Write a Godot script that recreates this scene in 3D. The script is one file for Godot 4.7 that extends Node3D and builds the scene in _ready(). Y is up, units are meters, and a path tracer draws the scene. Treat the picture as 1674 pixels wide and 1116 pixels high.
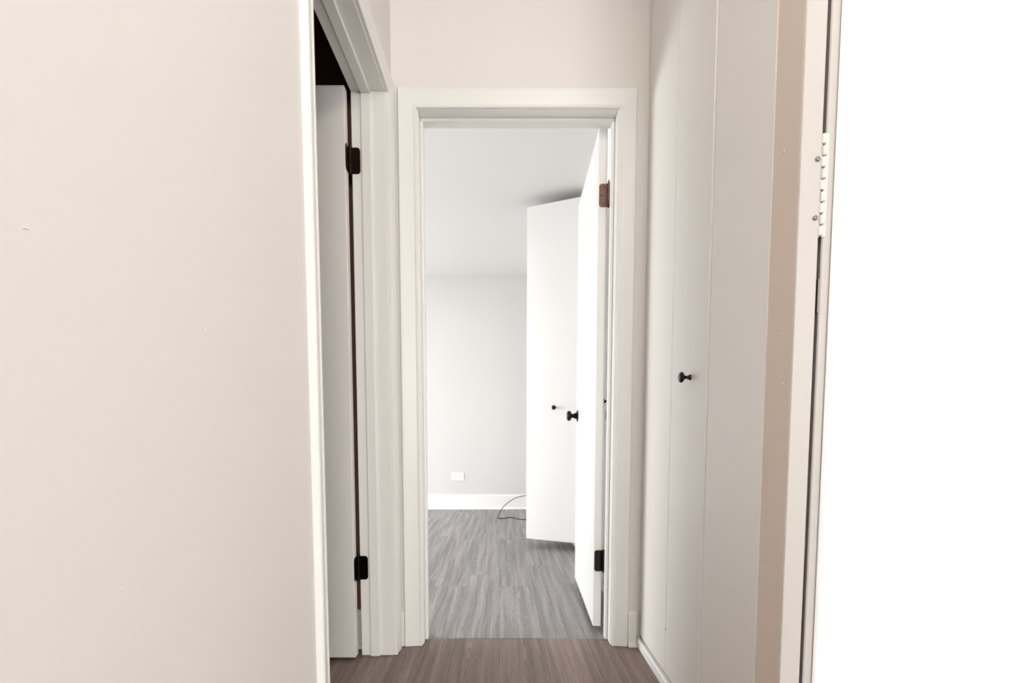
extends Node3D

const XL := -0.404      # hall left wall face
const XR := 0.541       # closet plane
const ZE := -2.02       # end wall face
const T := 0.122        # wall thickness
const CEIL := 2.44
const HOME := Transform3D()
var used := {}
var M := {}

func _ready():
	# ---- camera
	var cam := Camera3D.new(); cam.name = "camera"
	cam.position = Vector3(0, 0.85, 0); cam.rotation_degrees = Vector3(-4.22, 0, 0)
	cam.near = 0.05; cam.far = 60.0
	cam.set_frustum(1116.0 / 860.0 * cam.near, Vector2(17.0, 207.0) / 860.0 * cam.near, cam.near, cam.far)
	add_child(cam); cam.current = true
	# ---- environment
	var env := Environment.new()
	var sky := Sky.new(); var sm := ProceduralSkyMaterial.new()
	sm.sky_top_color = Color(0.75, 0.82, 0.9); sm.sky_horizon_color = Color(0.92, 0.94, 0.96)
	sm.ground_bottom_color = Color(0.5, 0.5, 0.48); sm.ground_horizon_color = Color(0.85, 0.86, 0.86)
	sky.sky_material = sm
	env.background_mode = Environment.BG_SKY; env.sky = sky
	env.tonemap_mode = Environment.TONE_MAPPER_LINEAR
	env.tonemap_exposure = 1.06
	env.sdfgi_enabled = true; env.ssao_enabled = true; env.ssil_enabled = true
	var we := WorldEnvironment.new(); we.name = "environment"; we.environment = env; add_child(we)
	# ---- daylight through the windows; the side window is an added fill
	area("bedroom_window_light", Vector3(-4.12, 1.07, -4.17), Vector3(-34, -90, 0), Vector2(2.4, 1.8), Color(1.0, 1.0, 1.0), 20.3)
	area("living_window_light", Vector3(1.42, 1.5, 5.52), Vector3(-5, 0, 0), Vector2(1.8, 1.3), Color(1.0, 1.0, 0.995), 17.5)
	area("added_side_light", Vector3(2.32, 1.45, 0.2), Vector3(-6, 90, 0), Vector2(1.5, 1.3), Color(1.0, 1.0, 0.995), 1.1)  # unseen side window light, added to brighten the left wall
	materials()
	floor_and_ceilings()
	walls()
	left_doorway()
	end_doorway()
	hall_closet()
	right_door()
	bedroom_closet()
	bedroom_details()
	baseboards()
	windows()
	ceiling_lamp()

# ------------------------------------------------------------ helpers
func numbered(n: String) -> String:
	if not used.has(n):
		used[n] = 0
		return n
	used[n] += 1
	return "%s_%03d" % [n, used[n]]

func tag(o: Node, label: String, category: String, kind := "", group := ""):
	o.set_meta("label", label); o.set_meta("category", category)
	if kind: o.set_meta("kind", kind)
	if group: o.set_meta("group", group)
	return o

func thing(called: String, label: String, category: String, kind := "", at := Vector3.ZERO, group := "") -> Node3D:
	var o := Node3D.new(); o.name = numbered(called); o.position = at; add_child(o)
	tag(o, label, category, kind, group)
	return o

func area(n: String, at: Vector3, rot: Vector3, size: Vector2, c: Color, e: float):
	var l := AreaLight3D.new(); l.name = n; l.area_size = size; l.area_normalize_energy = true
	l.light_color = c; l.light_energy = e; l.shadow_enabled = true
	l.set("area_range", 20.0)
	l.position = at; l.rotation_degrees = rot; add_child(l)

func mb() -> SurfaceTool:
	var st := SurfaceTool.new(); st.begin(Mesh.PRIMITIVE_TRIANGLES); return st

func obj(called: String, st: SurfaceTool, mat: Material, parent: Node = null) -> MeshInstance3D:
	var o := MeshInstance3D.new()
	o.mesh = st.commit(); o.material_override = mat
	if parent == null:
		o.name = numbered(called); add_child(o)
	else:
		o.name = called; parent.add_child(o, true)
	return o

func tri(st: SurfaceTool, a: Vector3, b: Vector3, c: Vector3, out: Vector3):
	var n := (b - a).cross(c - a)
	if n.length() < 1e-12: return
	n = n.normalized()
	if n.dot(out) < 0:
		var t := b; b = c; c = t
		n = -n
	st.set_normal(n); st.set_uv(Vector2.ZERO)
	# front faces run clockwise
	for v in [a, c, b]:
		st.set_normal(n); st.add_vertex(v)

func quad(st: SurfaceTool, a: Vector3, b: Vector3, c: Vector3, d: Vector3, out: Vector3):
	tri(st, a, b, c, out); tri(st, a, c, d, out)

# prism between two rings of equal count (convex-ish section)
func prism(st: SurfaceTool, A: Array, B: Array):
	var ca := Vector3.ZERO; var cb := Vector3.ZERO
	for v in A: ca += v
	for v in B: cb += v
	ca /= A.size(); cb /= B.size()
	for i in A.size():
		var j := (i + 1) % A.size()
		var mid: Vector3 = (A[i] + A[j] + B[i] + B[j]) / 4.0
		quad(st, A[i], A[j], B[j], B[i], mid - (ca + cb) / 2.0)
	for i in range(1, A.size() - 1):
		tri(st, A[0], A[i], A[i + 1], ca - cb)
		tri(st, B[0], B[i], B[i + 1], cb - ca)

# chamfered box
func bx(st: SurfaceTool, lo: Vector3, hi: Vector3, r := 0.0015, xf := HOME):
	var c := (lo + hi) / 2.0; var h := (hi - lo) / 2.0
	r = minf(r, minf(h.x, minf(h.y, h.z)) * 0.9)
	var P := func(s: Vector3, ax: int) -> Vector3:
		var v := h - Vector3(r, r, r)
		v[ax] = h[ax]
		return xf * (c + v * s)
	var o := xf * c
	for ax in 3:
		var b := (ax + 1) % 3; var d := (ax + 2) % 3
		for s in [-1.0, 1.0]:
			var q := []
			for k in [[-1, -1], [1, -1], [1, 1], [-1, 1]]:
				var sg := Vector3.ZERO
				sg[ax] = s; sg[b] = k[0]; sg[d] = k[1]
				q.append(P.call(sg, ax))
			quad(st, q[0], q[1], q[2], q[3], (q[0] + q[2]) / 2.0 - o)
	if r <= 0.00001: return
	for ax in 3:      # edges parallel to ax
		var b := (ax + 1) % 3; var d := (ax + 2) % 3
		for sb in [-1.0, 1.0]:
			for sd in [-1.0, 1.0]:
				var s0 := Vector3.ZERO
				s0[ax] = -1; s0[b] = sb; s0[d] = sd
				var s1 := s0
				s1[ax] = 1
				var p0: Vector3 = P.call(s0, b); var p1: Vector3 = P.call(s1, b)
				var p2: Vector3 = P.call(s1, d); var p3: Vector3 = P.call(s0, d)
				quad(st, p0, p1, p2, p3, (p0 + p2) / 2.0 - o)
	for sx in [-1.0, 1.0]:
		for sy in [-1.0, 1.0]:
			for sz in [-1.0, 1.0]:
				var s := Vector3(sx, sy, sz)
				tri(st, P.call(s, 0), P.call(s, 1), P.call(s, 2), xf.basis * s)

func box(called: String, lo: Vector3, hi: Vector3, mat: Material, parent: Node = null, r := 0.0015) -> MeshInstance3D:
	var st := mb(); bx(st, lo, hi, r); return obj(called, st, mat, parent)

func slab(called: String, lo: Vector3, hi: Vector3, mat: Material, label: String, category: String):
	return tag(box(called, lo, hi, mat, null, 0.0), label, category, "structure")

# polygon in local xy, extruded from z0 to z1, edges chamfered by r at z1
func plate(st: SurfaceTool, poly: Array, z0: float, z1: float, xf := HOME):
	var A := []; var B := []
	for p in poly:
		A.append(xf * Vector3(p.x, p.y, z0)); B.append(xf * Vector3(p.x, p.y, z1))
	prism(st, A, B)

func rounded_rect(lo: Vector2, hi: Vector2, rads: Array, n := 5) -> Array:
	# corners in order: (lo,lo) (hi,lo) (hi,hi) (lo,hi)
	var out := []
	var cs := [Vector2(lo.x, lo.y), Vector2(hi.x, lo.y), Vector2(hi.x, hi.y), Vector2(lo.x, hi.y)]
	var sg := [Vector2(1, 1), Vector2(-1, 1), Vector2(-1, -1), Vector2(1, -1)]
	for k in 4:
		var r: float = rads[k]
		if r <= 0.0:
			out.append(cs[k]); continue
		var ce: Vector2 = cs[k] + sg[k] * r
		for i in n + 1:
			var a := PI + k * PI / 2.0 + i * PI / 2.0 / n
			out.append(ce + Vector2(cos(a), sin(a)) * r)
	return out

# lathe round local z: prof = [Vector2(radius, z)...]
func lathe(st: SurfaceTool, prof: Array, xf: Transform3D, seg := 28):
	for i in prof.size() - 1:
		var p: Vector2 = prof[i]; var q: Vector2 = prof[i + 1]
		for k in seg:
			var a0 := TAU * k / seg; var a1 := TAU * (k + 1) / seg
			var vs := [[p, a0, i], [p, a1, i], [q, a1, i + 1], [q, a0, i + 1]]
			var pos := []; var nor := []
			for v in vs:
				var pp: Vector2 = v[0]
				pos.append(xf * Vector3(pp.x * cos(v[1]), pp.x * sin(v[1]), pp.y))
				var i0: int = maxi(v[2] - 1, 0); var i1: int = mini(v[2] + 1, prof.size() - 1)
				var t: Vector2 = prof[i1] - prof[i0]
				var nn := Vector3(t.y * cos(v[1]), t.y * sin(v[1]), -t.x)
				nor.append((xf.basis * nn).normalized())
			var fn: Vector3 = ((pos[1] - pos[0]).cross(pos[2] - pos[0]) + (pos[2] - pos[0]).cross(pos[3] - pos[0]))
			var order := [0, 2, 1, 0, 3, 2] if fn.dot(nor[0] + nor[2]) > 0 else [0, 1, 2, 0, 2, 3]
			for j in order:
				st.set_normal(nor[j]); st.add_vertex(pos[j])

func tube(st: SurfaceTool, pts: Array, r: float, seg := 8):
	var rings := []; var norms := []
	for i in pts.size():
		var d: Vector3 = (pts[mini(i + 1, pts.size() - 1)] - pts[maxi(i - 1, 0)]).normalized()
		var s := d.cross(Vector3.UP if absf(d.y) < 0.95 else Vector3.RIGHT).normalized()
		var u := s.cross(d)
		var ring := []; var nr := []
		for k in seg:
			var n := s * cos(TAU * k / seg) + u * sin(TAU * k / seg)
			ring.append(pts[i] + n * r); nr.append(n)
		rings.append(ring); norms.append(nr)
	for i in pts.size() - 1:
		for k in seg:
			var j := (k + 1) % seg
			var P := [rings[i][k], rings[i][j], rings[i + 1][j], rings[i + 1][k]]
			var N := [norms[i][k], norms[i][j], norms[i + 1][j], norms[i + 1][k]]
			var fn: Vector3 = (P[1] - P[0]).cross(P[2] - P[0])
			for q in ([0, 2, 1, 0, 3, 2] if fn.dot(N[0]) > 0 else [0, 1, 2, 0, 2, 3]):
				st.set_normal(N[q]); st.add_vertex(P[q])

# ------------------------------------------------------------ materials
func paint(c: Color, rough: float, bump := 0.0, spec := 0.5) -> StandardMaterial3D:
	var m := StandardMaterial3D.new()
	m.albedo_color = c; m.roughness = rough; m.metallic_specular = spec
	if bump > 0.0:
		m.normal_enabled = true; m.normal_texture = M.bump; m.normal_scale = bump
		m.uv1_triplanar = true; m.uv1_world_triplanar = true; m.uv1_scale = Vector3(2.2, 2.2, 2.2)
	return m

func materials():
	var n := FastNoiseLite.new(); n.seed = 4; n.noise_type = FastNoiseLite.TYPE_SIMPLEX; n.frequency = 0.06
	n.fractal_octaves = 3
	var t := NoiseTexture2D.new(); t.width = 512; t.height = 512; t.seamless = true; t.as_normal_map = true
	t.bump_strength = 1.0; t.noise = n
	M.bump = t
	M.wall = paint(Color(0.91, 0.894, 0.878), 0.62, 0.10)
	M.tan = paint(Color(0.9, 0.835, 0.785), 0.62, 0.1)
	M.grey = paint(Color(0.862, 0.858, 0.852), 0.75, 0.06)
	M.ceiling = paint(Color(0.89, 0.887, 0.88), 0.85, 0.06)
	M.trim = paint(Color(0.93, 0.928, 0.913), 0.38, 0.03)
	M.door = paint(Color(0.95, 0.94, 0.925), 0.42, 0.03)
	M.white = paint(Color(0.965, 0.965, 0.96), 0.4, 0.02)
	M.bright = paint(Color(0.985, 0.985, 0.98), 0.5)
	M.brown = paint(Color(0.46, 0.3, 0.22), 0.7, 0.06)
	M.dark = paint(Color(0.12, 0.1, 0.09), 0.9)
	M.plastic = paint(Color(0.96, 0.96, 0.95), 0.35)
	M.slot = paint(Color(0.35, 0.35, 0.35), 0.6)
	M.cord = paint(Color(0.05, 0.05, 0.05), 0.5)
	M.bronze = paint(Color(0.16, 0.085, 0.065), 0.32); M.bronze.metallic = 0.55
	M.copper_lit = paint(Color(0.44, 0.33, 0.28), 0.42); M.copper_lit.metallic = 0.6  # upper bedroom hinge: light falling on it is put into the colour
	M.black = paint(Color(0.035, 0.025, 0.025), 0.22); M.black.metallic = 0.3
	M.knob = paint(Color(0.1, 0.085, 0.085), 0.3); M.knob.metallic = 0.6
	M.steel = paint(Color(0.55, 0.53, 0.5), 0.35); M.steel.metallic = 0.8
	M.jamb = paint(Color(0.77, 0.752, 0.735), 0.45, 0.03)
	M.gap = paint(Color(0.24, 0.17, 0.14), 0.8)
	M.oldpaint = paint(Color(0.86, 0.84, 0.82), 0.5)
	M.glass = StandardMaterial3D.new(); M.glass.transparency = BaseMaterial3D.TRANSPARENCY_ALPHA
	M.glass.albedo_color = Color(1, 1, 1, 0.06); M.glass.roughness = 0.02
	M.glow = paint(Color(0.95, 0.93, 0.9), 0.4)
	M.glow.emission_enabled = true; M.glow.emission = Color(1.0, 0.9, 0.78); M.glow.emission_energy_multiplier = 1.5
	wood()

func wood():
	var fib := FastNoiseLite.new(); fib.seed = 11; fib.noise_type = FastNoiseLite.TYPE_SIMPLEX; fib.frequency = 1.0; fib.fractal_octaves = 2
	var W := 128; var H := 800
	M.planks = []
	for k in 6:
		var data := PackedByteArray(); data.resize(W * H * 3)
		var cath := k % 2 == 0
		var cx0 := 0.35 + 0.1 * (k % 4)
		for y in H:
			var v := float(y) / H * 1.22
			var wob := fib.get_noise_2d(v * 1.3, k * 17.0) * 0.006
			for x in W:
				var u := float(x) / W * 0.18
				# broad pale streaks, long fibres, fine pores, faint cross figure
				var s0 := fib.get_noise_2d((u + wob) * 22.0 + k * 31.0, v * 0.7 + k * 7.0)
				var s1 := fib.get_noise_2d((u + wob) * 75.0 + k * 5.0, v * 1.6)
				var s2 := fib.get_noise_2d(u * 260.0 + k * 13.0, v * 9.0)
				var s3 := fib.get_noise_2d(u * 60.0 + 50.0 * k, v * 75.0)
				var g := 0.6 + 0.085 * s0 + 0.055 * s1 + 0.05 * s2 + 0.025 * s3
				# growth rings: tall arches on the flat-sawn boards
				var du := (u - cx0 * 0.18) + wob
				var ring: float = sqrt(du * du * 900.0 + 0.05) * 1.6 - v * 1.9 + s0 * 0.25 if cath else absf(du) * 40.0 + s0 * 0.5
				var w := absf(fposmod(ring * 3.6, 1.0) - 0.5) * 2.0
				g -= (0.15 if cath else 0.05) * pow(w, 3.0) * (0.6 + s1)
				var at := (y * W + x) * 3
				data[at] = int(clampf(g, 0, 1) * 255.0)
				data[at + 1] = int(clampf(g * 0.985, 0, 1) * 255.0)
				data[at + 2] = int(clampf(g * 0.975, 0, 1) * 255.0)
		var im := Image.create_from_data(W, H, false, Image.FORMAT_RGB8, data)
		M.planks.append(ImageTexture.create_from_image(im))
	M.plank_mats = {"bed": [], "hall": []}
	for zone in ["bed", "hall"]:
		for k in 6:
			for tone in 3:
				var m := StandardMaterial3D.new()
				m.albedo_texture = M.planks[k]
				var c := Color(0.96, 0.955, 0.955) if zone == "bed" else Color(0.9, 0.8, 0.755)  # hall planks browner: warm lamp tint put into their colour
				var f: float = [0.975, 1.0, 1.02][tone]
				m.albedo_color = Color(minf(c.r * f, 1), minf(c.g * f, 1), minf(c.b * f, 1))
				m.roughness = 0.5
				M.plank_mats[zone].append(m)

# ------------------------------------------------------------ shell
func plank_mesh(w: float, l: float) -> ArrayMesh:
	# top face with UVs along the plank, bevelled long edges
	var st := mb(); var r := 0.0007; var d := 0.006
	var hw := w / 2 - 0.00015; var hl := l / 2 - 0.00015
	var top := [Vector3(-hw + r, 0, -hl + 0.0002), Vector3(hw - r, 0, -hl + 0.0002), Vector3(hw - r, 0, hl - 0.0002), Vector3(-hw + r, 0, hl - 0.0002)]
	var mid := [Vector3(-hw, -r, -hl), Vector3(hw, -r, -hl), Vector3(hw, -r, hl), Vector3(-hw, -r, hl)]
	var low := [Vector3(-hw, -d, -hl), Vector3(hw, -d, -hl), Vector3(hw, -d, hl), Vector3(-hw, -d, hl)]
	var put := func(a: Vector3, b: Vector3, c: Vector3, n: Vector3):
		for p in [a, b, c]:
			st.set_normal(n); st.set_uv(Vector2(p.x / w + 0.5, (p.z + l / 2) / 1.22)); st.add_vertex(p)
	put.call(top[0], top[1], top[2], Vector3.UP); put.call(top[0], top[2], top[3], Vector3.UP)
	for rings in [[top, mid], [mid, low]]:
		for i in 4:
			var j := (i + 1) % 4
			var a: Vector3 = rings[0][i]; var b: Vector3 = rings[0][j]; var c: Vector3 = rings[1][j]; var e: Vector3 = rings[1][i]
			var n := (b - a).cross(c - a).normalized()
			if n.dot((a + c) / 2) < 0: n = -n
			put.call(a, c, b, n); put.call(a, e, c, n)
	return st.commit()

func floor_and_ceilings():
	var fl := box("floor", Vector3(-4.4, -0.12, -5.75), Vector3(2.55, -0.006, 5.8), M.dark, null, 0.0)
	tag(fl, "grey wood plank floor running through the hall into the bedroom", "floor", "structure")
	var rng := RandomNumberGenerator.new(); rng.seed = 7
	var w := 0.178; var L := 1.22; var seam := -2.085
	var shapes := {}
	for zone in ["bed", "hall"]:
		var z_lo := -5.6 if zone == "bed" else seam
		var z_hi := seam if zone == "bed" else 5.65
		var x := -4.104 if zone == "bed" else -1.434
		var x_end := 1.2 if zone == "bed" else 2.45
		while x < x_end:
			var z := z_hi
			var first := rng.randf_range(0.35, L)
			while z > z_lo + 0.02:
				var l := minf(first if z == z_hi else L, z - z_lo)
				l = snappedf(l, 0.01)
				var key := "%.2f" % l
				if not shapes.has(key): shapes[key] = plank_mesh(w, l)
				var o := MeshInstance3D.new(); o.name = "plank"
				o.mesh = shapes[key]
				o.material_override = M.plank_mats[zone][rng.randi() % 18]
				o.position = Vector3(x + w / 2, 0, z - l / 2)
				fl.add_child(o, true)
				z -= l
			x += w
	slab("ceiling", Vector3(-4.4, CEIL, -5.75), Vector3(2.55, CEIL + 0.12, 5.8), M.ceiling, "plain white ceiling over hall and bedroom", "ceiling")

func walls():
	var e := 0.0
	# hall left wall with the door opening z -1.165 .. -1.925
	var wl := Node3D.new(); wl.name = numbered("wall_left"); add_child(wl)
	tag(wl, "smooth beige painted hall wall filling the left side, with a doorway in it", "wall", "structure")
	box("wall_panel", Vector3(XL - T, 0, -1.145), Vector3(XL, CEIL, 5.6), M.wall, wl, e)
	box("wall_panel", Vector3(XL - T, 0, ZE - 0.001), Vector3(XL, CEIL, -1.94), M.wall, wl, e)
	box("wall_panel", Vector3(XL - T, 2.032, -1.94), Vector3(XL, CEIL, -1.145), M.wall, wl, e)
	# small paint flaws on the near left wall: shallow scratches and blobs
	for q in [[0.80, -0.86, 0.011, 25.0], [0.985, -0.73, 0.006, 70.0], [0.62, -1.0, 0.008, -20.0], [1.02, -0.46, 0.007, 10.0], [0.68, -0.55, 0.006, -50.0]]:
		var fs := mb()
		bx(fs, Vector3(-q[2] / 2, -0.0008, -0.0006), Vector3(q[2] / 2, 0.0008, 0.0007), 0.0006, Transform3D(Basis(Vector3.UP, PI / 2) * Basis(Vector3.BACK, deg_to_rad(q[3])), Vector3(XL, q[0], q[1])))
		obj("paint_flaw", fs, M.wall, wl)
	# end wall
	var we := Node3D.new(); we.name = numbered("wall_end"); add_child(we)
	tag(we, "beige hall end wall around and above the bedroom doorway", "wall", "structure")
	box("wall_panel", Vector3(-4.3, 0, ZE - T), Vector3(-0.325, CEIL, ZE), M.wall, we, e)
	box("wall_panel", Vector3(0.447, 0, ZE - T), Vector3(1.2, CEIL, ZE), M.wall, we, e)
	box("wall_panel", Vector3(-0.325, 2.032, ZE - T), Vector3(0.447, CEIL, ZE), M.wall, we, e)
	# grey skin on the bedroom side of the end wall
	slab("wall_front", Vector3(-4.2, 0, ZE - T - 0.012), Vector3(-0.38, CEIL, ZE - T), M.grey, "grey bedroom side of the wall left of the doorway", "wall")
	# right: beige stub beside the closet, then the room opens to the right
	var ws := Node3D.new(); ws.name = numbered("wall_right"); add_child(ws)
	tag(ws, "narrow tan strip of wall between the closet doors and the white door at right", "wall", "structure")
	box("wall_panel", Vector3(XR, 0, -1.0895), Vector3(XR + 0.034, CEIL, -0.9945), M.tan, ws, 0.0015)
	for d in [[1.034, -1.032], [0.937, -1.024], [0.566, -1.072], [1.38, -1.05], [0.30, -1.04]]:
		var st := mb()
		lathe(st, [Vector2(0.0042, 0), Vector2(0.0036, 0.0009), Vector2(0.0015, 0.0015), Vector2(0.00001, 0.0016)], Transform3D(Basis(Vector3.UP, -PI / 2), Vector3(XR, d[0], d[1])), 12)
		obj("nail_bump", st, M.tan, ws)
	# chipped ridge of paint down the seam
	var rs := mb(); var rng := RandomNumberGenerator.new(); rng.seed = 3
	var y := 0.0; var pw := 0.0012
	while y < 2.43:
		var h := rng.randf_range(0.012, 0.05); var nw := rng.randf_range(0.0006, 0.0024)
		var zc := -1.0905
		var A := [Vector3(XR + 0.002, y, zc - 0.0018), Vector3(XR - pw, y, zc), Vector3(XR + 0.002, y, zc + 0.0018)]
		var B := [Vector3(XR + 0.002, y + h, zc - 0.0018), Vector3(XR - nw, y + h, zc), Vector3(XR + 0.002, y + h, zc + 0.0018)]
		prism(rs, A, B)
		y += h; pw = nw
	obj("paint_ridge", rs, M.wall, ws)
	slab("wall_right", Vector3(1.42, 0, -1.09), Vector3(2.4, CEIL, -0.993), M.wall, "beige wall right of the white door, out of the frame", "wall")
	slab("wall_right", Vector3(0.576, 2.06, -1.011), Vector3(1.42, CEIL, -0.9935), M.wall, "beige wall above the white door, out of the frame", "wall")
	var wd := Node3D.new(); wd.name = numbered("wall_right"); add_child(wd)
	tag(wd, "beige side wall of the living area with an added window, behind the camera", "wall", "structure")
	box("wall_panel", Vector3(2.4, 0, -1.09), Vector3(2.52, 0.78, 5.72), M.wall, wd, e)
	box("wall_panel", Vector3(2.4, 2.12, -1.09), Vector3(2.52, CEIL, 5.72), M.wall, wd, e)
	box("wall_panel", Vector3(2.4, 0.78, -1.09), Vector3(2.52, 2.12, -0.57), M.wall, wd, e)
	box("wall_panel", Vector3(2.4, 0.78, 0.97), Vector3(2.52, 2.12, 5.72), M.wall, wd, e)
	# closet back and ends
	slab("wall_right", Vector3(1.18, 0, -5.57), Vector3(1.28, CEIL, -1.09), M.wall, "back wall inside the closets", "wall")
	slab("wall_right", Vector3(XR + 0.04, 0, -1.13), Vector3(1.42, CEIL, -1.101), M.wall, "end wall inside the hall closet", "wall")
	# left room: dark brown walls
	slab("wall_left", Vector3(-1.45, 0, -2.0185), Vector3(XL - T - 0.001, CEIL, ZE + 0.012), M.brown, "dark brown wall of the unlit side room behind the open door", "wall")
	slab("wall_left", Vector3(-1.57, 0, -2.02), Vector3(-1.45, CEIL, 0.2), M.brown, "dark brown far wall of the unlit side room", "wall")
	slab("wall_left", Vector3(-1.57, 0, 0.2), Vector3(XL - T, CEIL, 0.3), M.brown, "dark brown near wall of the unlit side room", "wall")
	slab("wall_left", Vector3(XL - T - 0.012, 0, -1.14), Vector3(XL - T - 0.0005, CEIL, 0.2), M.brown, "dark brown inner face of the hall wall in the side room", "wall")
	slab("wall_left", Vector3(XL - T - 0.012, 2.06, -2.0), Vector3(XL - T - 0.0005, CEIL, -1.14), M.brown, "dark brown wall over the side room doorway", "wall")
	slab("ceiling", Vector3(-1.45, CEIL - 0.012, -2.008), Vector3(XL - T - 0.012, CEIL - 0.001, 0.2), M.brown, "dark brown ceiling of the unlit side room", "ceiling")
	# bedroom
	slab("wall_back", Vector3(-4.3, 0, -5.69), Vector3(1.28, CEIL, -5.571), M.grey, "pale grey bedroom back wall with the outlet", "wall")
	slab("wall_bedroom_right", Vector3(XR + 0.004, 0, -5.571), Vector3(XR + 0.1, CEIL, -4.33), M.grey, "grey bedroom wall past the closet, behind the open closet door", "wall")
	# bedroom left wall with window hole z -5.44..-2.9, y 0.1..2.1
	var wb := Node3D.new(); wb.name = numbered("wall_bedroom_left"); add_child(wb)
	tag(wb, "grey bedroom window wall, out of the frame", "wall", "structure")
	box("wall_panel", Vector3(-4.3, 0, -5.571), Vector3(-4.18, 0.1, ZE - T), M.grey, wb, e)
	box("wall_panel", Vector3(-4.3, 2.1, -5.571), Vector3(-4.18, CEIL, ZE - T), M.grey, wb, e)
	box("wall_panel", Vector3(-4.3, 0.1, -5.571), Vector3(-4.18, 2.1, -5.44), M.grey, wb, e)
	box("wall_panel", Vector3(-4.3, 0.1, -2.9), Vector3(-4.18, 2.1, ZE - T), M.grey, wb, e)
	# living area back wall with window hole x 0.2..2.2, y 0.83..2.17
	var wk := Node3D.new(); wk.name = numbered("wall_living"); add_child(wk)
	tag(wk, "beige living area window wall behind the camera", "wall", "structure")
	box("wall_panel", Vector3(-0.53, 0, 5.6), Vector3(2.52, 0.83, 5.72), M.wall, wk, e)
	box("wall_panel", Vector3(-0.53, 2.17, 5.6), Vector3(2.52, CEIL, 5.72), M.wall, wk, e)
	box("wall_panel", Vector3(-0.53, 0.83, 5.6), Vector3(0.45, 2.17, 5.72), M.wall, wk, e)
	box("wall_panel", Vector3(2.39, 0.83, 5.6), Vector3(2.52, 2.17, 5.72), M.wall, wk, e)

func casing_profile(w: float) -> Array:
	return [Vector2(0, 0), Vector2(0, 0.0095), Vector2(0.0025, 0.0118), Vector2(0.0075, 0.0118), Vector2(0.0105, 0.0098), Vector2(w * 0.5, 0.0135), Vector2(w - 0.012, 0.0165), Vector2(w - 0.003, 0.017), Vector2(w, 0.0145), Vector2(w, 0)]

# casing round an opening; local frame: x along the wall, y up, z out of the wall
func casing(parent: Node, xf: Transform3D, xl: float, xr: float, yt: float, wl: float, wr: float, wh: float):
	var pr := casing_profile(1.0)
	var P := func(w: float) -> Array: return casing_profile(w)
	var h: Array = P.call(wh); var l: Array = P.call(wl); var r: Array = P.call(wr)
	var A := []; var B := []
	for i in pr.size():
		A.append(xf * Vector3(xl - l[i].x, 0.002, l[i].y)); B.append(xf * Vector3(xl - l[i].x, yt + h[i].x, l[i].y))
	var st := mb(); prism(st, A, B); obj("casing", st, M.trim, parent)
	A = []; B = []
	for i in pr.size():
		A.append(xf * Vector3(xr + r[i].x, 0.002, r[i].y)); B.append(xf * Vector3(xr + r[i].x, yt + h[i].x, r[i].y))
	st = mb(); prism(st, A, B); obj("casing", st, M.trim, parent)
	A = []; B = []
	for i in pr.size():
		A.append(xf * Vector3(xl - l[i].x, yt + h[i].x, h[i].y)); B.append(xf * Vector3(xr + r[i].x, yt + h[i].x, h[i].y))
	st = mb(); prism(st, A, B); obj("casing", st, M.trim, parent)

# jambs and stops; faces at jl, jr, jt; depth d into the wall; stop from s0 to s1
func jambs(parent: Node, xf: Transform3D, jl: float, jr: float, jt: float, d: float, s0: float, s1: float):
	var t := 0.019
	for b in [[Vector3(jl - t, 0.002, -d), Vector3(jl, jt + t, -0.0005)], [Vector3(jr, 0.002, -d), Vector3(jr + t, jt + t, -0.0005)], [Vector3(jl, jt, -d), Vector3(jr, jt + t, -0.0005)]]:
		var st := mb(); bx(st, b[0], b[1], 0.002, xf); obj("jamb", st, M.trim, parent)
	var p := 0.0105
	for b in [[Vector3(jl - 0.0005, 0.002, -s1), Vector3(jl + p, jt - p, -s0)], [Vector3(jr - p, 0.002, -s1), Vector3(jr + 0.0005, jt - p, -s0)], [Vector3(jl, jt - p, -s1), Vector3(jr, jt + 0.0005, -s0)]]:
		var st := mb(); bx(st, b[0], b[1], 0.003, xf); obj("stop", st, M.trim, parent)

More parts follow.
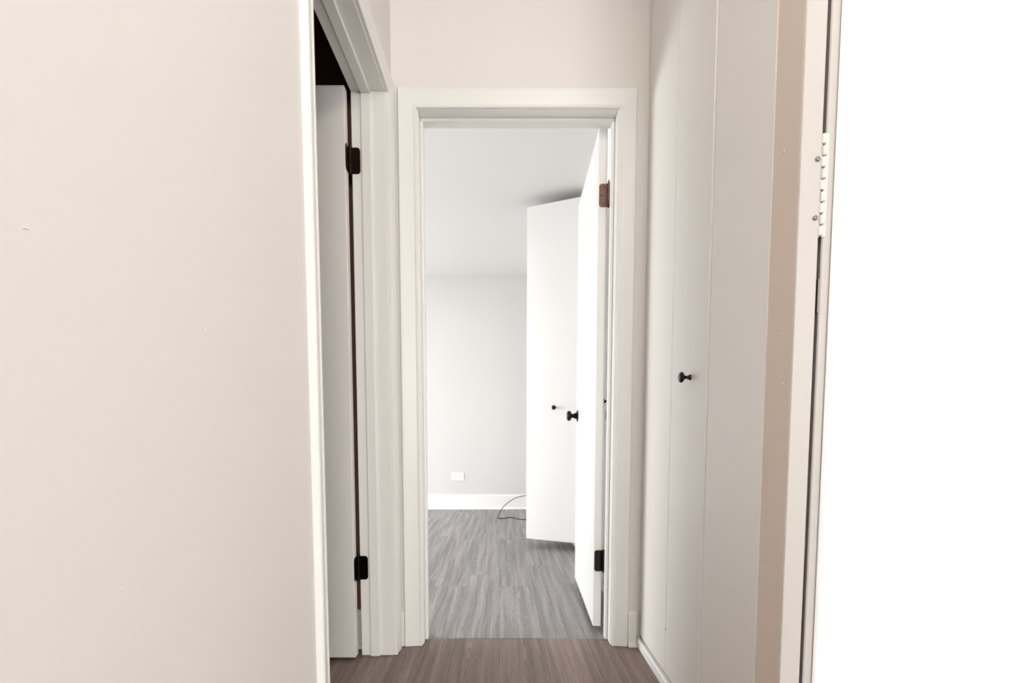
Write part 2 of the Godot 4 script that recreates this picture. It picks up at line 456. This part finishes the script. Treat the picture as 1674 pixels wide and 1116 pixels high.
# butt hinge. local frame: pin along y at the origin; frame plate spreads +x facing +z; door plate spreads -z facing +x
func hinge(parent: Node, at: Vector3, xf_frame: Transform3D, xf_door: Transform3D, mat: Material, label: String, hgt := 0.089, plate_w := 0.034):
	var h := Node3D.new(); h.name = "hinge"; parent.add_child(h, true); h.position = at
	if label: h.set_meta("label", label)
	for k in 2:
		var xf := xf_frame if k == 0 else xf_door
		var st := mb()
		plate(st, rounded_rect(Vector2(0.003, -hgt / 2), Vector2(plate_w, hgt / 2), [0.0, 0.011, 0.011, 0.0]), -0.0012, 0.0012, xf)
		obj("hinge_plate", st, mat, h)
		for s in [[0.45, 0.36], [0.74, 0.0], [0.45, -0.36]]:
			var sc := mb()
			lathe(sc, [Vector2(0.0036, 0.0011), Vector2(0.0034, 0.0016), Vector2(0.0012, 0.0011), Vector2(0.00001, 0.0010)], xf * Transform3D(Basis(), Vector3(plate_w * s[0], hgt * s[1], 0)), 12)
			obj("screw", sc, M.black, h)
	var up := Basis(Vector3.RIGHT, -PI / 2)
	for k in 5:
		var st := mb(); var y0 := -hgt / 2 + hgt / 5 * k
		lathe(st, [Vector2(0.001, y0 + 0.0004), Vector2(0.0044, y0 + 0.0006), Vector2(0.0048, y0 + 0.0014), Vector2(0.0048, y0 + hgt / 5 - 0.0014), Vector2(0.0044, y0 + hgt / 5 - 0.0006), Vector2(0.001, y0 + hgt / 5 - 0.0004)], Transform3D(up, Vector3.ZERO), 14)
		obj("knuckle", st, mat, h)
	var st := mb()
	for s in [-1.0, 1.0]:
		lathe(st, [Vector2(0.0001, s * (hgt / 2 + 0.005)), Vector2(0.003, s * (hgt / 2 + 0.0045)), Vector2(0.0048, s * (hgt / 2 + 0.0015)), Vector2(0.003, s * hgt / 2)], Transform3D(up, Vector3.ZERO), 14)
	lathe(st, [Vector2(0.003, -hgt / 2), Vector2(0.003, hgt / 2)], Transform3D(up, Vector3.ZERO), 10)
	obj("pin", st, mat, h)

func left_doorway():
	var xf := Transform3D(Basis(Vector3(0, 0, -1), Vector3.UP, Vector3(1, 0, 0)), Vector3(XL, 0, 0))
	var tr := thing("trim_1", "off-white casing and jambs of the doorway in the left wall", "door frame", "structure")
	casing(tr, xf, 1.167, 1.927, 2.024, 0.052, 0.064, 0.064)
	jambs(tr, xf, 1.172, 1.922, 2.022, T, 0.051, 0.087)
	# door, open into the dark room; hinge pin just behind the far jamb
	var d := thing("door_1", "flush off-white door standing open into the dark room on the left", "door", "structure", Vector3(-0.531, 0, -1.917))
	var st := mb(); bx(st, Vector3(-0.71, 0.012, 0.002), Vector3(-0.0055, 2.018, 0.037), 0.002)
	obj("door_leaf", st, M.door, d)
	for k in 2:
		var y: float = [1.789, 0.338][k]
		var mat: Material = [M.bronze, M.black][k]
		# frame plate on jamb face (faces +z), door plate on door edge (faces +x, spreads towards +z)
		var ff := Transform3D(Basis(), Vector3(0.001, 0, -0.0035))
		var fd := Transform3D(Basis(Vector3(0, 0, 1), Vector3.UP, Vector3(1, 0, 0)), Vector3(-0.005, 0, 0.0015))
		fd = Transform3D(Basis(Vector3(0, 0, 1), Vector3(0, 1, 0), Vector3(1, 0, 0)), Vector3(-0.005, 0, 0.0015))
		hinge(d, Vector3(0.0, y, 0.0), ff, fd, mat, ["dark bronze upper hinge", "glossy black lower hinge"][k])

func end_doorway():
	var xf := Transform3D(Basis(), Vector3(0, 0, ZE))
	var tr := thing("trim_2", "white casing and jambs of the bedroom doorway at the hall end", "door frame", "structure")
	casing(tr, xf, -0.312, 0.433, 2.02, 0.067, 0.060, 0.067)
	jambs(tr, xf, -0.307, 0.428, 2.018, T, 0.05, 0.086)
	# bedroom door, hinged on the right jamb, swung past square
	var piv := Vector3(0.431, 0, ZE - T - 0.006)
	var d := thing("door_2", "white flush bedroom door swung open inside the end doorway", "door", "structure", piv)
	d.rotation_degrees.y = -2.0
	var st := mb(); bx(st, Vector3(-0.048, 0.026, -0.735), Vector3(-0.0145, 2.03, -0.006), 0.002)
	obj("door_leaf", st, M.white, d)
	for k in 2:
		var y: float = [1.772, 0.305][k]
		var mat: Material = [M.copper_lit, M.black][k]
		# door plate on the hinge edge (faces +z, spreads -x); frame plate on jamb (faces -x, spreads +z)
		var fd := Transform3D(Basis(Vector3(-1, 0, 0), Vector3(0, 1, 0), Vector3(0, 0, 1)), Vector3(-0.0005, 0, -0.0055))
		var ff := Transform3D(Basis(Vector3(0, 0, 1), Vector3(0, 1, 0), Vector3(-1, 0, 0)), Vector3(-0.0045, 0, 0.002))
		hinge(d, Vector3(-0.009, y, 0.0), ff, fd, mat, ["upper hinge with its lit brown look put in the colour", "black lower hinge"][k], 0.089, 0.036)
	for s in [-1.0, 1.0]:
		var x: float = -0.048 if s < 0 else -0.0145
		round_knob(d, Vector3(x, 0.922, -0.672), Basis(Vector3.UP, s * PI / 2))
	var lp := box("latch_plate", Vector3(-0.042, 0.894, -0.7362), Vector3(-0.021, 0.95, -0.7345), M.knob, d, 0.0005)
	lp.set_meta("label", "dark latch plate")

func round_knob(parent: Node, at: Vector3, b: Basis):
	var k := Node3D.new(); k.name = "knob"; parent.add_child(k, true)
	k.transform = Transform3D(b, at); k.set_meta("label", "round dark bronze door knob")
	var st := mb()
	lathe(st, [Vector2(0.0001, 0.007), Vector2(0.02, 0.007), Vector2(0.028, 0.005), Vector2(0.032, 0.002), Vector2(0.032, 0.0)], HOME, 32)
	obj("rosette", st, M.knob, k)
	st = mb()
	lathe(st, [Vector2(0.018, 0.006), Vector2(0.0165, 0.012), Vector2(0.013, 0.02), Vector2(0.0105, 0.026), Vector2(0.0105, 0.033)], HOME, 24)
	obj("neck", st, M.knob, k)
	st = mb()
	lathe(st, [Vector2(0.009, 0.031), Vector2(0.018, 0.034), Vector2(0.025, 0.039), Vector2(0.0275, 0.045), Vector2(0.0265, 0.051), Vector2(0.022, 0.056), Vector2(0.013, 0.059), Vector2(0.0001, 0.06)], HOME, 32)
	obj("knob_ball", st, M.knob, k)

func cupboard_knob(parent: Node, at: Vector3, b: Basis, s := 1.0):
	var st := mb()
	var p := []
	for v in [[0.0001, 0.0], [0.0085, 0.0], [0.0085, 0.002], [0.0055, 0.007], [0.0042, 0.012], [0.0055, 0.0165], [0.011, 0.0205], [0.0148, 0.0235], [0.0155, 0.0265], [0.0135, 0.0305], [0.008, 0.033], [0.0001, 0.034]]:
		p.append(Vector2(v[0], v[1]) * s)
	lathe(st, p, Transform3D(b, at), 28)
	var o := obj("knob", st, M.black, parent)
	o.set_meta("label", "small dark mushroom knob")

func hall_closet():
	var facing := Basis(Vector3.UP, -PI / 2)
	var labels := ["tall white closet door leaf in the corner, nearest the end wall", "tall closet door leaf with the dark mushroom knob, in the hall at right", "tall dim beige closet door leaf beside the tan wall strip"]
	var zs := [[-2.016, -1.693], [-1.691, -1.394], [-1.391, -1.0925]]
	for k in 3:
		var a: float = zs[k][0]; var b: float = zs[k][1]
		var o := thing("closet_leaf", labels[k], "closet door", "", Vector3(XR, 0, a))
		if k == 1: o.rotation_degrees.y = -0.6
		var st := mb(); bx(st, Vector3(0.0, 0.046, 0.0), Vector3(0.03, 2.415, b - a), 0.0018)
		obj("door_leaf", st, M.door, o)
		if k == 1:
			cupboard_knob(o, Vector3(0.0, 0.998, -1.516 - a), facing)
			box("paint_chip", Vector3(-0.0006, 0.188, -0.0002), Vector3(0.001, 0.2, 0.0014), M.dark, o, 0.0002).set_meta("label", "dark chip on the leaf edge")
	var toe := box("trim_3", Vector3(0.530, 0.0005, -2.016), Vector3(0.58, 0.036, -1.0925), M.white, null, 0.004)
	tag(toe, "narrow white floor track strip under the hall closet doors", "trim", "structure")
	var hd := box("trim_4", Vector3(XR - 0.004, 2.419, -2.016), Vector3(0.62, CEIL, -1.0925), M.trim, null, 0.002)
	tag(hd, "white head track over the hall closet doors", "trim", "structure")

func right_door():
	var jb := thing("trim_5", "off-white jamb strip left of the narrow dark gap at right", "door frame", "structure")
	box("jamb", Vector3(XR, 0.002, -0.9940), Vector3(0.5795, 2.05, -0.9905), M.jamb, jb, 0.0015)
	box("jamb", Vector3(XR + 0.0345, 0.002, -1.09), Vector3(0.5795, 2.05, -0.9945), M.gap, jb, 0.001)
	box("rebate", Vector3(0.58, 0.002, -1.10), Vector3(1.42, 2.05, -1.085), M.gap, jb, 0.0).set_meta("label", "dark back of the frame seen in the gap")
	box("jamb", Vector3(XR, 2.03, -0.9935), Vector3(1.42, 2.06, -0.9905), M.trim, jb, 0.001)
	var d := thing("door_3", "bright white door filling the right edge of the picture", "door", "structure", Vector3(0.588, 0, -0.993))
	box("edge_strip", Vector3(0, 0.012, -0.018), Vector3(0.6, 2.025, -0.001), M.jamb, d, 0.002)
	var st := mb()
	bx(st, Vector3(0.0155, 0.014, -0.0012), Vector3(0.82, 2.023, 0.007), 0.004)
	obj("door_leaf", st, M.bright, d)
	var h := Node3D.new(); h.name = "hinge"; d.add_child(h, true); h.position = Vector3(-0.0045, 1.292, 0.0)
	h.set_meta("label", "painted-over white hinge with many knuckles")
	var hh := 0.182; var n := 9
	for s in [-1.0, 1.0]:
		box("hinge_plate", Vector3(-0.0095 if s < 0 else 0.002, -hh / 2, -0.002), Vector3(-0.002 if s < 0 else 0.0095, hh / 2, 0.0008), M.oldpaint, h, 0.0005)
	var up := Basis(Vector3.RIGHT, -PI / 2)
	for k in n:
		var y0 := -hh / 2 + hh / n * k; var ln := hh / n
		var kn := mb()
		var dx := 0.0012 if k % 2 else -0.0012
		lathe(kn, [Vector2(0.001, y0 + 0.0014), Vector2(0.0042, y0 + 0.0016), Vector2(0.0052, y0 + 0.0028), Vector2(0.0052, y0 + ln - 0.0028), Vector2(0.0042, y0 + ln - 0.0016), Vector2(0.001, y0 + ln - 0.0014)], Transform3D(up, Vector3(dx, 0, 0.001)), 14)
		obj("knuckle", kn, M.oldpaint, h)
	for y in [0.045, -0.058]:
		var sc := mb()
		lathe(sc, [Vector2(0.0018, -0.004), Vector2(0.0018, 0.003), Vector2(0.0042, 0.0032), Vector2(0.0042, 0.005), Vector2(0.002, 0.0062), Vector2(0.0001, 0.0064)], Transform3D(Basis(), Vector3(-0.012, y, 0.0)), 14)
		obj("screw", sc, M.steel, h)
	box("strike_plate", Vector3(-0.0022, 1.066, -0.017), Vector3(0.0004, 1.128, -0.0035), M.steel, d, 0.0004)

func bedroom_closet():
	var facing := Basis(Vector3.UP, -PI / 2)
	# closed pair seen through the hinge gap
	for k in 2:
		var a: float = [-3.0, -2.62][k]
		var o := thing("closet_leaf", ["closed white bedroom closet leaf glimpsed through the hinge gap, farther from the end wall", "closed white bedroom closet leaf just behind the open bedroom door, with a dark knob"][k], "closet door", "", Vector3(XR + 0.004, 0, a))
		var st := mb(); bx(st, Vector3(0, 0.046, 0.001), Vector3(0.03, 2.415, [0.378, 0.44][k]), 0.002)
		obj("door_leaf", st, M.white, o)
		if k == 0:
			cupboard_knob(o, Vector3(0.0, 0.992, 0.30), facing)
			st = mb(); lathe(st, [Vector2(0.03, 0), Vector2(0.029, 0.004), Vector2(0.02, 0.0065), Vector2(0.0001, 0.007)], Transform3D(facing, Vector3(0, 0.925, 0.27)), 24)
			obj("disc", st, M.steel, o).set_meta("label", "grey round disc below the knob")  # plain grey disc set on the closed leaf
	# folded pair standing out into the room
	var hingep := Vector3(0.548, 0, -3.60)
	var ln := 0.398
	var dir := Vector3(-0.9015, 0, -0.4328).normalized()
	var o := thing("closet_leaf", "white closet door leaf folded out into the bedroom, with a small dark knob", "closet door", "", hingep)
	o.basis = Basis(dir, Vector3.UP, dir.cross(Vector3.UP))
	var st := mb(); bx(st, Vector3(0, 0.066, -0.03), Vector3(ln, 2.375, 0.0), 0.002)
	obj("door_leaf", st, M.white, o)
	var back := Vector3.UP.cross(dir)
	var b := o.basis
	# the visible face looks back to the hall: +local z or -local z
	var zs := 1.0 if (b.z).z > 0 else -1.0
	cupboard_knob(o, Vector3(0.185, 1.0, 0.0 if zs > 0 else -0.03), Basis() if zs > 0 else Basis(Vector3.UP, PI))
	var fold := hingep + dir * ln
	var o2 := thing("closet_leaf", "second leaf of the folded bedroom closet pair, hidden behind the first", "closet door", "", fold + Vector3(0.0, 0, -0.036))
	var d2 := (Vector3(0.56, 0, -4.12) - o2.position); d2.y = 0; var l2 := d2.length(); d2 = d2.normalized()
	o2.basis = Basis(d2, Vector3.UP, d2.cross(Vector3.UP))
	st = mb(); bx(st, Vector3(0.0, 0.066, -0.015), Vector3(l2, 2.375, 0.015), 0.002)
	obj("door_leaf", st, M.white, o2)
	var toe := box("trim_6", Vector3(0.530, 0.0005, -4.33), Vector3(0.58, 0.036, ZE - T - 0.001), M.white, null, 0.004)
	tag(toe, "narrow white floor strip along the bedroom closet", "trim", "structure")
	var hd := box("trim_7", Vector3(XR, 2.4, -4.33), Vector3(0.62, CEIL, ZE - T - 0.001), M.white, null, 0.002)
	tag(hd, "white head track over the bedroom closet", "trim", "structure")
	slab("wall_bedroom_right", Vector3(XR + 0.004, 0, -3.59), Vector3(XR + 0.06, 2.4, -3.0), M.grey, "grey bedroom wall pier between the closet pairs, behind the open door", "wall")
	slab("wall_bedroom_right", Vector3(XR + 0.004, 0, -2.18), Vector3(XR + 0.06, 2.4, ZE - T), M.grey, "grey return of bedroom wall beside the door hinge", "wall")

func bedroom_details():
	# outlet
	var o := thing("outlet", "white horizontal wall outlet low on the grey bedroom back wall", "outlet", "", Vector3(-0.465, 0.348, -5.571))
	var st := mb()
	var A := []; var B := []
	for p in rounded_rect(Vector2(-0.066, -0.043), Vector2(0.066, 0.043), [0.004, 0.004, 0.004, 0.004], 3):
		A.append(Vector3(p.x, p.y, 0)); B.append(Vector3(p.x * 0.96, p.y * 0.94, 0.006))
	prism(st, A, B); obj("cover_plate", st, M.plastic, o)
	for s in [-1.0, 1.0]:
		var r := mb()
		plate(r, rounded_rect(Vector2(s * 0.026 - 0.015, -0.017), Vector2(s * 0.026 + 0.015, 0.017), [0.008, 0.008, 0.008, 0.008]), 0.0055, 0.0082)
		var sock := obj("socket", r, M.plastic, o)
		for k in 2:
			box("slot", Vector3(s * 0.026 - 0.005, -0.0075 + k * 0.012, 0.0075), Vector3(s * 0.026 + 0.004, -0.005 + k * 0.012, 0.0086), M.slot, sock, 0.0002)
		box("slot", Vector3(s * 0.026 + 0.007, -0.0025, 0.0075), Vector3(s * 0.026 + 0.011, 0.0025, 0.0086), M.slot, sock, 0.0005)
	st = mb()
	lathe(st, [Vector2(0.003, 0.0055), Vector2(0.0028, 0.0072), Vector2(0.0001, 0.0076)], HOME, 12); obj("screw", st, M.plastic, o)
	# cord
	var c := Curve3D.new()
	var pts := [Vector3(0.42, 0.19, -5.5), Vector3(0.266, 0.166, -5.45), Vector3(0.17, 0.148, -5.42), Vector3(0.096, 0.118, -5.38), Vector3(0.02, 0.07, -5.28), Vector3(-0.015, 0.035, -5.16), Vector3(-0.035, 0.006, -4.96), Vector3(0.02, 0.004, -4.965), Vector3(0.085, 0.004, -5.03), Vector3(0.15, 0.004, -4.95), Vector3(0.207, 0.004, -4.9), Vector3(0.26, 0.004, -4.96), Vector3(0.4, 0.004, -5.1)]
	for i in pts.size():
		var tn: Vector3 = (pts[mini(i + 1, pts.size() - 1)] - pts[maxi(i - 1, 0)]) / 6.0
		if i == 6: tn *= 0.25
		c.add_point(pts[i], -tn, tn)
	c.bake_interval = 0.012
	st = mb(); tube(st, Array(c.get_baked_points()), 0.0036)
	tag(obj("power_cord", st, M.cord), "thin black cord looping up from the bedroom floor beside the closet door", "cord")

# baseboard profile in (out, up)
func base_run(called: String, xf: Transform3D, length: float, mat: Material, h: float, label: String, shoe := true):
	var o := thing(called, label, "baseboard", "structure")
	var A := []; var B := []
	for p in [Vector2(0, 0.002), Vector2(0.013, 0.002), Vector2(0.013, h - 0.014), Vector2(0.0105, h - 0.006), Vector2(0.006, h), Vector2(0, h)]:
		A.append(xf * Vector3(0, p.y, p.x)); B.append(xf * Vector3(length, p.y, p.x))
	var st := mb(); prism(st, A, B); obj("board", st, mat, o)
	if shoe:
		A = []; B = []
		for p in [Vector2(0.013, 0.001), Vector2(0.026, 0.001), Vector2(0.0255, 0.008), Vector2(0.022, 0.015), Vector2(0.0175, 0.0185), Vector2(0.013, 0.0195)]:
			A.append(xf * Vector3(0, p.y, p.x)); B.append(xf * Vector3(length, p.y, p.x))
		st = mb(); prism(st, A, B); obj("shoe_moulding", st, mat, o)

func baseboards():
	var along := func(from: Vector3, dir: Vector3, out: Vector3) -> Transform3D: return Transform3D(Basis(dir, Vector3.UP, out), from)
	base_run("baseboard_end", along.call(Vector3(0.495, 0, ZE), Vector3.RIGHT, Vector3.BACK), 0.034, M.trim, 0.142, "short off-white baseboard between the end doorway and the closet")
	base_run("baseboard_end", along.call(Vector3(-0.404, 0, ZE), Vector3.RIGHT, Vector3.BACK), 0.0235, M.trim, 0.142, "sliver of baseboard between the two door casings", false)
	base_run("baseboard_left", along.call(Vector3(XL, 0, 5.6), Vector3.FORWARD, Vector3.RIGHT), 6.713, M.trim, 0.142, "off-white baseboard along the near left hall wall")
	base_run("baseboard_left", along.call(Vector3(-1.44, 0, -2.008), Vector3.RIGHT, Vector3.BACK), 0.905, M.trim, 0.15, "pale baseboard in the dark room seen in the gap behind the door")
	base_run("baseboard_back", along.call(Vector3(-4.18, 0, -5.571), Vector3.RIGHT, Vector3.BACK), 4.72, M.white, 0.158, "white baseboard along the bedroom back wall")

func windows():
	for k in 3:
		var o := thing("window_%d" % (k + 1), ["white framed bedroom window, out of the frame", "white framed living area window behind the camera", "white framed side window added to the living area to light the hall, unseen"][k], "window", "structure")
		o.transform = [Transform3D(Basis(Vector3.UP, PI / 2), Vector3(-4.24, 0.1, -4.17)), Transform3D(Basis(), Vector3(1.42, 0.83, 5.66)), Transform3D(Basis(Vector3.UP, PI / 2), Vector3(2.46, 0.78, 0.2))][k]
		var hw: float = [1.27, 0.97, 0.77][k]; var h: float = [2.0, 1.34, 1.34][k]; var f := 0.045
		var st := mb()
		bx(st, Vector3(-hw, 0, -0.03), Vector3(hw, f, 0.03)); bx(st, Vector3(-hw, h - f, -0.03), Vector3(hw, h, 0.03))
		bx(st, Vector3(-hw, f, -0.03), Vector3(-hw + f, h - f, 0.03)); bx(st, Vector3(hw - f, f, -0.03), Vector3(hw, h - f, 0.03))
		bx(st, Vector3(-0.02, f, -0.02), Vector3(0.02, h - f, 0.02))
		obj("window_frame", st, M.white, o)
		for s in [-1.0, 1.0]:
			box("pane", Vector3(-hw + f if s < 0 else 0.02, f, -0.003), Vector3(-0.02 if s < 0 else hw - f, h - f, 0.003), M.glass, o, 0.0)

func ceiling_lamp():
	var at := Vector3(0.3, CEIL, -0.25)
	var o := thing("ceiling_lamp", "round flush ceiling lamp in the hall above the camera", "lamp", "", at)
	var dn := Transform3D(Basis(Vector3.RIGHT, PI / 2), Vector3.ZERO)
	var st := mb(); lathe(st, [Vector2(0.0001, 0.0005), Vector2(0.15, 0.0005), Vector2(0.15, 0.02), Vector2(0.14, 0.028), Vector2(0.0001, 0.028)], dn, 40); obj("base", st, M.white, o)
	st = mb(); lathe(st, [Vector2(0.13, 0.0285), Vector2(0.13, 0.04), Vector2(0.115, 0.075), Vector2(0.08, 0.1), Vector2(0.04, 0.112), Vector2(0.0001, 0.115)], dn, 40); obj("lamp_shade", st, M.glow, o)
	var l := OmniLight3D.new(); l.name = "lamp_light"; l.light_color = Color(1.0, 0.965, 0.925); l.light_energy = 0.42
	l.light_size = 0.05; l.omni_range = 12.0; l.omni_attenuation = 2.0; l.shadow_enabled = true
	l.position = at + Vector3(0, -0.075, 0); add_child(l)
